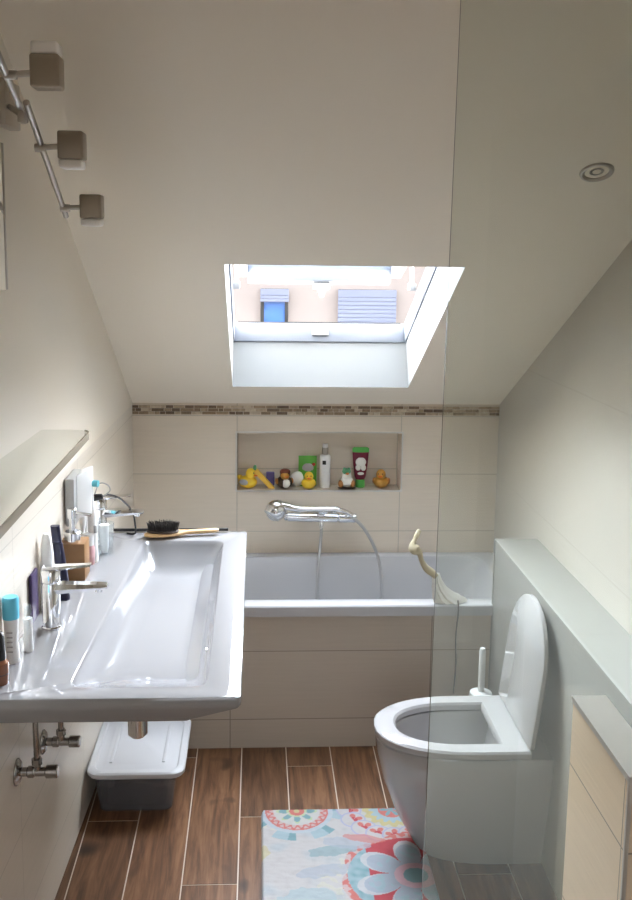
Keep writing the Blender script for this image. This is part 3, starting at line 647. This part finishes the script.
# ================================================================== TOILET
t = thing('toilet', 'white back-to-wall toilet with lid raised, partly behind the glass', 'toilet', (.68, 2.845, 0))
tX0, tX1, tY0, tY1 = .385, PX-.002, 2.655, 3.035
cy = .5*(tY0+tY1); hw = .5*(tY1-tY0)
def dring(x0, hwid, z, x1=tX1, n=20):
    """D outline with its round end towards -X"""
    L_ = min(.30, (x1-x0)*.62); out = [(x1, cy+hwid, z)]
    for i in range(n+1):
        a = R(90+180*i/n); out.append((x0+L_+L_*math.cos(a), cy+hwid*math.copysign(abs(math.sin(a))**.85, math.sin(a)), z))
    out.append((x1, cy-hwid, z)); return out
b = MB(); b.loft([dring(.53, hw*.60, 0), dring(.51, hw*.63, .03), dring(.455, hw*.76, .13), dring(.41, hw*.90, .25), dring(.39, hw*.97, .34), dring(.386, hw*.985, .385), dring(.392, hw*.97, .392),
                  dring(.45, hw*.70, .392, .80), dring(.46, hw*.66, .37, .79), dring(.50, hw*.5, .25, .76), dring(.55, hw*.3, .2, .74)])
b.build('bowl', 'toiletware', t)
b = MB(); b.loft([dring(.383, hw*.99, .397, .84), dring(.381, hw, .402, .84), dring(.383, hw, .415, .84), dring(.392, hw*.97, .421, .84), dring(.445, hw*.72, .421, .765), dring(.452, hw*.69, .414, .76), dring(.452, hw*.69, .397, .76)], cap0=False, cap1=False)
b.bm.faces.ensure_lookup_table()
b.build('seat', 'toiletware', t)
b = MB()
def lid(h, w, x):   # lid outline standing up, rounded at the top
    out = [(x, cy+w, .43)]
    for i in range(15):
        a = R(180*i/14); out.append((x+.03*(max(0, .56+(h-.56)*1)*0)+.045*((.43+(h-.43)*.6+(h-.43)*.4*math.sin(a))-.43)/.43, cy+w*math.cos(a), .43+(h-.43)*(.55+.45*math.sin(a))))
    out.append((x, cy-w, .43)); return out
b.loft([lid(.835, hw*.97, .832), lid(.84, hw, .836), lid(.84, hw, .846), lid(.835, hw*.97, .851)]); b.build('lid', 'toiletware', t)
for y in (cy-.09, cy+.09):
    b = MB(); b.cyl((.842, y-.02, .425), (.842, y+.02, .425), .010); b.build('hinge', 'chrome', t)
# toilet brush
t = thing('toilet_brush', 'white toilet brush in its holder between toilet and bathtub', 'toilet brush', (.835, 3.28, 0))
b = MB(); b.lathe([(.04, 0), (.044, .004), (.044, .29), (.04, .31), (.018, .315)], (.835, 3.28, 0)); b.build('holder', 'white_pl', t)
b = MB(); b.lathe([(.012, .315), (.012, .47), (.009, .482)], (.835, 3.28, 0)); b.build('brush_handle', 'white_pl', t)

# crumpled cloth and cord at the tub rim by the glass
t = thing('bath_cloth', 'crumpled beige cloth with a cord draped over the tub rim by the glass edge', 'cloth', (.72, 3.46, .581))
b = MB(); b.tube([(.622, 3.476, .872), (.612, 3.473, .85), (.606, 3.470, .838), (.598, 3.468, .818), (.604, 3.467, .80), (.622, 3.467, .785), (.632, 3.467, .755), (.65, 3.467, .725), (.675, 3.468, .705), (.69, 3.47, .69)],
    lambda t: .0075+.010*math.exp(-((t-.42)/.11)**2)+.002*math.sin(17*t)+.006*t, 12, 6); b.build('fabric', 'cloth', t)
b = MB(); rows = []
for i, (x, y, z, w) in enumerate([(.69, 3.472, .70, .012), (.695, 3.472, .67, .018), (.705, 3.474, .64, .028), (.725, 3.476, .612, .042), (.745, 3.478, .597, .052), (.75, 3.478, .584, .056)]):
    rows.append([(x+w*math.cos(R(360*k/24))*(1+.22*math.sin(k*1.9+i*.4)), y+.4*w*math.sin(R(360*k/24))*(1+.25*math.sin(k*2.7)), max(z+.25*w*math.sin(R(360*k/24+30)), .583)) for k in range(24)])
b.loft(rows); b.build('loose_end', 'rwhite', t)
b = MB(); b.tube([(.775, 3.452, .60), (.777, 3.447, .56), (.772, 3.452, .45), (.776, 3.452, .35), (.772, 3.455, .22)], .003, 6, 5); b.build('cord', 'cord', t)

# ================================================================== STORAGE BOX
t = thing('storage_box', 'translucent plastic storage box with white lid under the basin', 'box', (-.41, 3.22, 0))
b = MB()
b.loft([rr(-.535, -.285, 3.055, 3.36, .002, .03), rr(-.55, -.268, 3.035, 3.375, .15, .03), rr(-.546, -.272, 3.039, 3.371, .15, .027), rr(-.531, -.289, 3.059, 3.356, .006, .027)]); b.build('tub_body', 'box', t)
b = MB(); X0_, X1_, Y0_, Y1_ = -.568, -.238, 3.0, 3.40
b.loft([rr(X0_+.004, X1_-.004, Y0_+.004, Y1_-.004, .148, .045), rr(X0_, X1_, Y0_, Y1_, .155, .045), rr(X0_, X1_, Y0_, Y1_, .166, .045), rr(X0_+.006, X1_-.006, Y0_+.006, Y1_-.006, .171, .042), rr(X0_+.022, X1_-.022, Y0_+.022, Y1_-.022, .171, .035), rr(X0_+.028, X1_-.028, Y0_+.028, Y1_-.028, .166, .03), rr(X0_+.05, X1_-.05, Y0_+.04, Y1_-.04, .166, .03), rr(X0_+.055, X1_-.055, Y0_+.05, Y1_-.05, .170, .03)])
for x in (X0_+.075, X1_-.075): b.box(x-.006, x+.006, Y0_+.07, Y1_-.07, .169, .174, .003)
b.build('lid', 'boxlid', t)
for x in (-.50, -.32):
    b = MB(); b.box(x-.026, x+.026, 3.024, 3.034, .105, .149, .003); b.build('clasp', 'box', t)
tag(MB().loft([rr(-.51, -.31, 3.085, 3.33, .008, .02), rr(-.51, -.31, 3.085, 3.33, .085, .02)]).build('folded_towel', mat('dark_textile', (.022, .022, .026), .9, bump=(200, .5)), None, (-.41, 3.2, .008)), 'dark folded fabric inside the translucent storage box', 'towel')

# ================================================================== BATH MAT
def pal(t_): return t_
WHITE = (.385, .365, .355); RED = (.35, .065, .075); CORAL = (.42, .14, .125); TEAL = (.16, .26, .28); AQUA = (.26, .34, .365); YEL = (.39, .34, .18); PINK = (.40, .30, .285); GREY = (.28, .31, .35); GREEN = (.22, .32, .24)
def mixc(a, c, f): return tuple(x*(1-f)+y*f for x, y in zip(a, c))
def petals(d, a, n, r0_, r1_, w):
    k = math.cos(n*a)*.5+.5
    return r0_ < d < r0_+(r1_-r0_)*(k**w)
def rugcol(x, y):
    nz = noise.noise((x*14, y*14, 0)); n2 = noise.noise((x*45, y*45, 3)); n3 = noise.noise((x*6, y*6, 9))
    c = WHITE
    if nz > .12: c = mixc(c, (.33, .35, .36), min(1, (nz-.12)*2.2))
    if n3 < -.2 and n2 > .1: c = mixc(c, (.48, .45, .33), .4)
    # rosette with scalloped coral ring, top left
    dx, dy = x-.145, y-3.02; d = math.hypot(dx, dy); a = math.atan2(dy, dx)
    if d < .165:
        if d > .118:
            if math.cos(7*a+.6) > -.25: c = TEAL if math.sin(7*a) > 0 else AQUA
        if d < .125: c = (.33, .37, .40)
        if d < .108: c = CORAL if abs(d-.092-.009*math.cos(22*a)) < .006 or abs(d-.105) < .003 else PINK
        if d < .080: c = (.39, .38, .36)
        if petals(d, a, 8, .022, .072, .7): c = TEAL if petals(d, a, 8, .035, .062, .5) else (.34, .40, .25)
        if d < .026: c = CORAL
        if d < .010: c = YEL
    # second rosette, top right: teal, yellow and small lotus flowers
    dx, dy = x-.47, y-3.02; d = math.hypot(dx, dy); a = math.atan2(dy, dx)
    if d < .20:
        if d < .105: c = AQUA if d < .07+.008*math.cos(16*a) else (YEL if d < .095+.008*math.cos(16*a) else (.38, .37, .33))
        if d < .045: c = TEAL if petals(d, a, 6, .0, .04, .6) else CORAL
        for k in range(9):
            pa = R(180+22*k); fx, fy = .145*math.cos(pa), .145*math.sin(pa); qx, qy = dx-fx, dy-fy
            rr_ = qx*math.cos(pa)+qy*math.sin(pa); tt = -qx*math.sin(pa)+qy*math.cos(pa); q = math.hypot(rr_, tt); b_ = math.atan2(tt, -rr_)
            if q < .040: c = WHITE
            if abs(q-.041) < .003: c = (.30, .30, .40)
            if q < .034 and abs(b_) < 1.7 and q < .034*abs(math.cos(2.6*b_))**.45: c = CORAL if q > .014 else RED
    # big flower lower right
    dx, dy = x-.50, y-2.67; d = math.hypot(dx*.9, dy); a = math.atan2(dy, dx)
    if d < .215 and y < 2.92:
        k = abs(math.cos(3.5*a+.5))**.55
        if d < .215*(.82+.18*k): c = CORAL if n2 > -.1 else PINK
        if d < .19 and d > .04: c = RED if x > .36 else mixc(TEAL, AQUA, .5+n2)
        if .06 < d < .06+.115*k: c = GREY if d < .06+.095*k else (.38, .375, .385)
        if .08 < d < .06+.08*k and n2 > .05: c = AQUA
        if d < .06: c = (.46, .30, .33)
        if d < .035: c = TEAL
    # watery teal leaves
    for (ex, ey, rx_, ry_, an, cc) in ((.25, 2.80, .085, .026, .15, TEAL), (.30, 2.84, .08, .03, -.2, GREY), (.22, 2.70, .09, .03, .2, GREY), (.36, 2.86, .07, .02, -.25, CORAL), (.02, 2.80, .03, .035, 0, YEL), (.15, 2.55, .1, .07, .3, AQUA)):
        ux, uy = x-ex, y-ey; p = ux*math.cos(an)+uy*math.sin(an); q = -ux*math.sin(an)+uy*math.cos(an)
        if (p/rx_)**2+(q/ry_)**2+.5*n2 < 1: c = mixc(c, cc, .65)
    return mixc(c, tuple(v*.9 for v in c), max(0, n2))
rX0, rX1, rY0, rY1 = .024, .556, 2.33, 3.035
b = MB(); NXg, NYg = 190, 250; gv = []; cols = []
for j in range(NYg+1):
    row = []
    for i in range(NXg+1):
        x = rX0+(rX1-rX0)*i/NXg; y = rY0+(rY1-rY0)*j/NYg
        # rounded corners
        ed = min(x-rX0, rX1-x, y-rY0, rY1-y)
        cxn = min(max(x, rX0+.025), rX1-.025); cyn = min(max(y, rY0+.025), rY1-.025); dd = math.hypot(x-cxn, y-cyn); px, py = x, y
        if dd > .025: px = cxn+(x-cxn)*.025/dd; py = cyn+(y-cyn)*.025/dd
        z = .011+.0016*noise.noise((x*9, y*22, 1))+.0010*noise.noise((x*40, y*70, 2))
        if ed < .006: z = .001+(z-.001)*(ed/.006)**.5
        row.append(b.bm.verts.new((px, py, z))); cols.append(rugcol(x, y))
    gv.append(row)
for j in range(NYg):
    for i in range(NXg): b.bm.faces.new((gv[j][i], gv[j][i+1], gv[j+1][i+1], gv[j+1][i]))
rm = mat('printed_microfibre', (.7, .7, .7), .85, spec=.15, bump=(260, .5))
an = rm.node_tree.nodes.new('ShaderNodeAttribute'); an.attribute_name = 'print'; rm.node_tree.links.new(an.outputs['Color'], rm.node_tree.nodes['Principled BSDF'].inputs['Base Color'])
o = b.build('bath_mat', rm, None, (.29, 2.68, 0), ang=80)
at_ = o.data.color_attributes.new('print', 'FLOAT_COLOR', 'POINT')
at_.data.foreach_set('color', [v for c in cols for v in (*c, 1)])
tag(o, 'white bath mat printed with coral, teal and yellow flowers on the floor', 'bath mat')

# ================================================================== NICHE THINGS
NZ = NZ0+.0005; NY = BY+.045
def duck(name, label, x, y, s, face, body, beak, wing=None, cap=None, belly=None, group=None):
    """bath duck, s = height, face = heading angle in the XY plane (0 looks towards -Y)"""
    t = thing(name, label, 'toy duck', (x, y, NZ), group); q = Matrix.Rotation(face, 3, 'Z')
    def W_(p): return Vector((x, y, NZ))+q @ (Vector(p)*s)
    b = MB(); b.ell(W_((0, .02, .30)), .40*s, .47*s, .30*s, 20, rot=q); b.ell(W_((0, -.14, .70)), .25*s, .25*s, .27*s, 20); b.ell(W_((0, .42, .46)), .14*s, .17*s, .12*s, 12, rot=q @ Matrix.Rotation(R(35), 3, 'X')); b.ell(W_((0, -.08, .5)), .22*s, .22*s, .2*s, 14)
    b.build('body', body, t)
    b = MB(); b.ell(W_((0, -.40, .65)), .12*s, .13*s, .05*s, 12, rot=q); b.build('beak', beak, t)
    b = MB()
    for sx_ in (-1, 1): b.ell(W_((sx_*.10, -.345, .77)), .035*s, .03*s, .045*s, 8)
    b.build('eyes', 'black', t)
    if wing:
        for sx_ in (-1, 1):
            b = MB(); b.ell(W_((sx_*.37, .05, .34)), .08*s, .24*s, .15*s, 12, rot=q); b.build('wing', wing, t)
    if cap:
        b = MB(); b.ell(W_((0, -.12, .83)), .265*s, .265*s, .17*s, 16); b.build('cap', cap, t)
    if belly:
        b = MB(); b.ell(W_((0, -.30, .30)), .22*s, .18*s, .22*s, 14); b.build('shirt_front', belly, t)
    return t
duck('rubber_duck', 'yellow rubber duck with grey wings at the left end of the niche', -.036, NY-.005, .094, R(62), 'yellow', 'orange', 'grey_pl')
t = thing('bath_sponge', 'yellow wedge sponge with green tip leaning beside the left duck', 'sponge', (.03, NY-.01, NZ))
b = MB(); b.hexa([(.058, NY-.03, NZ), (.085, NY-.03, NZ), (.085, NY+.005, NZ), (.058, NY+.005, NZ), (-.012, NY-.03, NZ+.075), (.004, NY-.03, NZ+.09), (.004, NY, NZ+.09), (-.012, NY, NZ+.075)], .006); b.build('wedge', 'sponge', t)
b = MB(); b.ell((-.006, NY-.012, NZ+.094), .008, .008, .014, 10); b.build('tip', 'rgreen', t)
tag(MB().box(.045, .082, BY+.075, BY+.095, NZ, NZ+.062, .003).build('soap_box', ['violet'], None, (.06, BY+.08, NZ)), 'small violet box standing behind the yellow wedge sponge', 'box')
duck('rubber_duck', 'rubber duck with brown hat and dark waistcoat beside the violet box', .126, NY-.01, .092, R(12), 'dkbrown', 'orange', 'tan', 'brown', 'rwhite')
# its face is orange
b = MB(); b.ell((.128, NY-.03, NZ+.062), .021, .021, .020, 14); o = b.build('face', 'gold', bpy.data.objects['rubber_duck.001'])
tag(MB().ell((.186, BY+.072, NZ+.034), .032, .022, .034, 20).build('cotton_puff', ['cottonwhite'], None, (.186, BY+.07, NZ)), 'round white bath puff between the brown-hatted duck and green pouch', 'puff')
t = thing('refill_pouch', 'bright green refill pouch standing behind the orange-yellow duck', 'pouch', (.23, BY+.08, NZ))
b = MB(); b.loft([[(x+dx*.0, BY+.08+d, NZ+z) for x, d in ((.19, 0), (.21, -w), (.25, -w), (.272, 0), (.25, w), (.21, w))] for z, w, dx in ((0, .018, 0), (.03, .02, 0), (.09, .012, 0), (.125, .003, 0), (.138, .002, 0))]); b.build('bag', 'green', t)
b = MB(); b.ell((.232, BY+.068, NZ+.085), .026, .004, .022, 14); b.build('print', 'greyprint', t)
b = MB(); b.ell((.258, BY+.071, NZ+.100), .008, .003, .008, 10); b.build('berry_print', 'red', t)
duck('rubber_duck', 'plain orange-yellow rubber duck facing forwards before the green pouch', .234, NY-.018, .082, R(0), 'yellow', 'orange')
t = thing('shower_gel_bottle', 'tall white bottle with silver neck and black square label', 'bottle', (.308, NY+.01, NZ))
b = MB(); b.lathe([(.023, 0), (.0245, .003), (.0245, .140), (.022, .147), (.013, .151)], (.308, NY+.01, NZ)); b.build('bottle_body', 'white_pl', t)
b = MB(); b.lathe([(.0145, .151), (.0145, .182)], (.308, NY+.01, NZ)); b.build('neck', 'steel', t)
b = MB(); b.lathe([(.0125, .182), (.0125, .196), (.01, .199)], (.308, NY+.01, NZ)); b.build('cap', 'white_pl', t)
b = MB(); b.loft([[(.308+.0249*math.sin(a), NY+.01-.0249*math.cos(a), NZ+z) for a in (-.55, -.35, -.1, .1)] for z in (.108, .126)], False, False, False); b.build('label', 'black', t)
t = thing('frog_duck', 'white and green bath toy with brown feet left of the maroon tube', 'bath toy', (.405, NY-.012, NZ))
fx, fy = .405, NY-.012
b = MB(); b.ell((fx, fy+.004, NZ+.030), .030, .030, .026, 18); b.ell((fx, fy, NZ+.052), .021, .021, .032, 16); b.build('body', 'rwhite', t)
b = MB(); b.ell((fx-.002, fy-.003, NZ+.078), .020, .020, .015, 16); b.ell((fx-.012, fy-.006, NZ+.089), .007, .007, .008, 10); b.ell((fx+.009, fy-.006, NZ+.089), .007, .007, .008, 10); b.build('hood', 'rgreen', t)
for d in (-1, 1):
    b = MB(); b.ell((fx+d*.026, fy-.004, NZ+.022), .013, .02, .018, 12); b.build('wing', 'tan', t)
b = MB(); b.ell((fx, fy-.012, NZ+.004), .042, .022, .004, 16); b.build('feet', 'dkbrown', t)
b = MB(); b.ell((fx, fy-.024, NZ+.072), .008, .010, .005, 10); b.build('beak', 'orange', t)
t = thing('shampoo_tube', 'maroon tube standing on its green cap, printed in white', 'tube', (.468, NY+.012, NZ))
tx, ty = .468, NY+.012
b = MB(); b.loft([[(tx+a*math.cos(R(30*k)), ty+d*math.sin(R(30*k)), NZ+z) for k in range(12)] for z, a, d in ((.036, .020, .016), (.05, .026, .020), (.11, .033, .015), (.160, .037, .007), (.176, .0375, .003))]); b.build('tube_body', 'maroon', t)
b = MB(); b.loft([[(tx+a*math.cos(R(30*k)), ty+d*math.sin(R(30*k)), NZ+z) for k in range(12)] for z, a, d in ((.160, .0374, .0074), (.178, .0378, .0034), (.183, .03, .002))]); b.build('crimped_end', 'lgreen', t)
b = MB(); b.lathe([(.0195, 0), (.021, .003), (.021, .034), (.018, .037)], (tx, ty, NZ)); b.build('cap', 'lgreen', t)
b = MB(); 
for (ax, az, rx_, rz_) in ((0, .118, .024, .022), (-.012, .093, .012, .014), (.012, .092, .012, .014), (0, .066, .015, .007)): b.ell((tx+ax, ty-.0185+(az-.09)*.07, NZ+az), rx_, .004, rz_, 14)
b.build('print', 'rwhite', t)
duck('rubber_duck', 'golden brown rubber duck at the right end of the niche', .562, NY, .090, R(-15), 'gold', 'orange', 'tan')
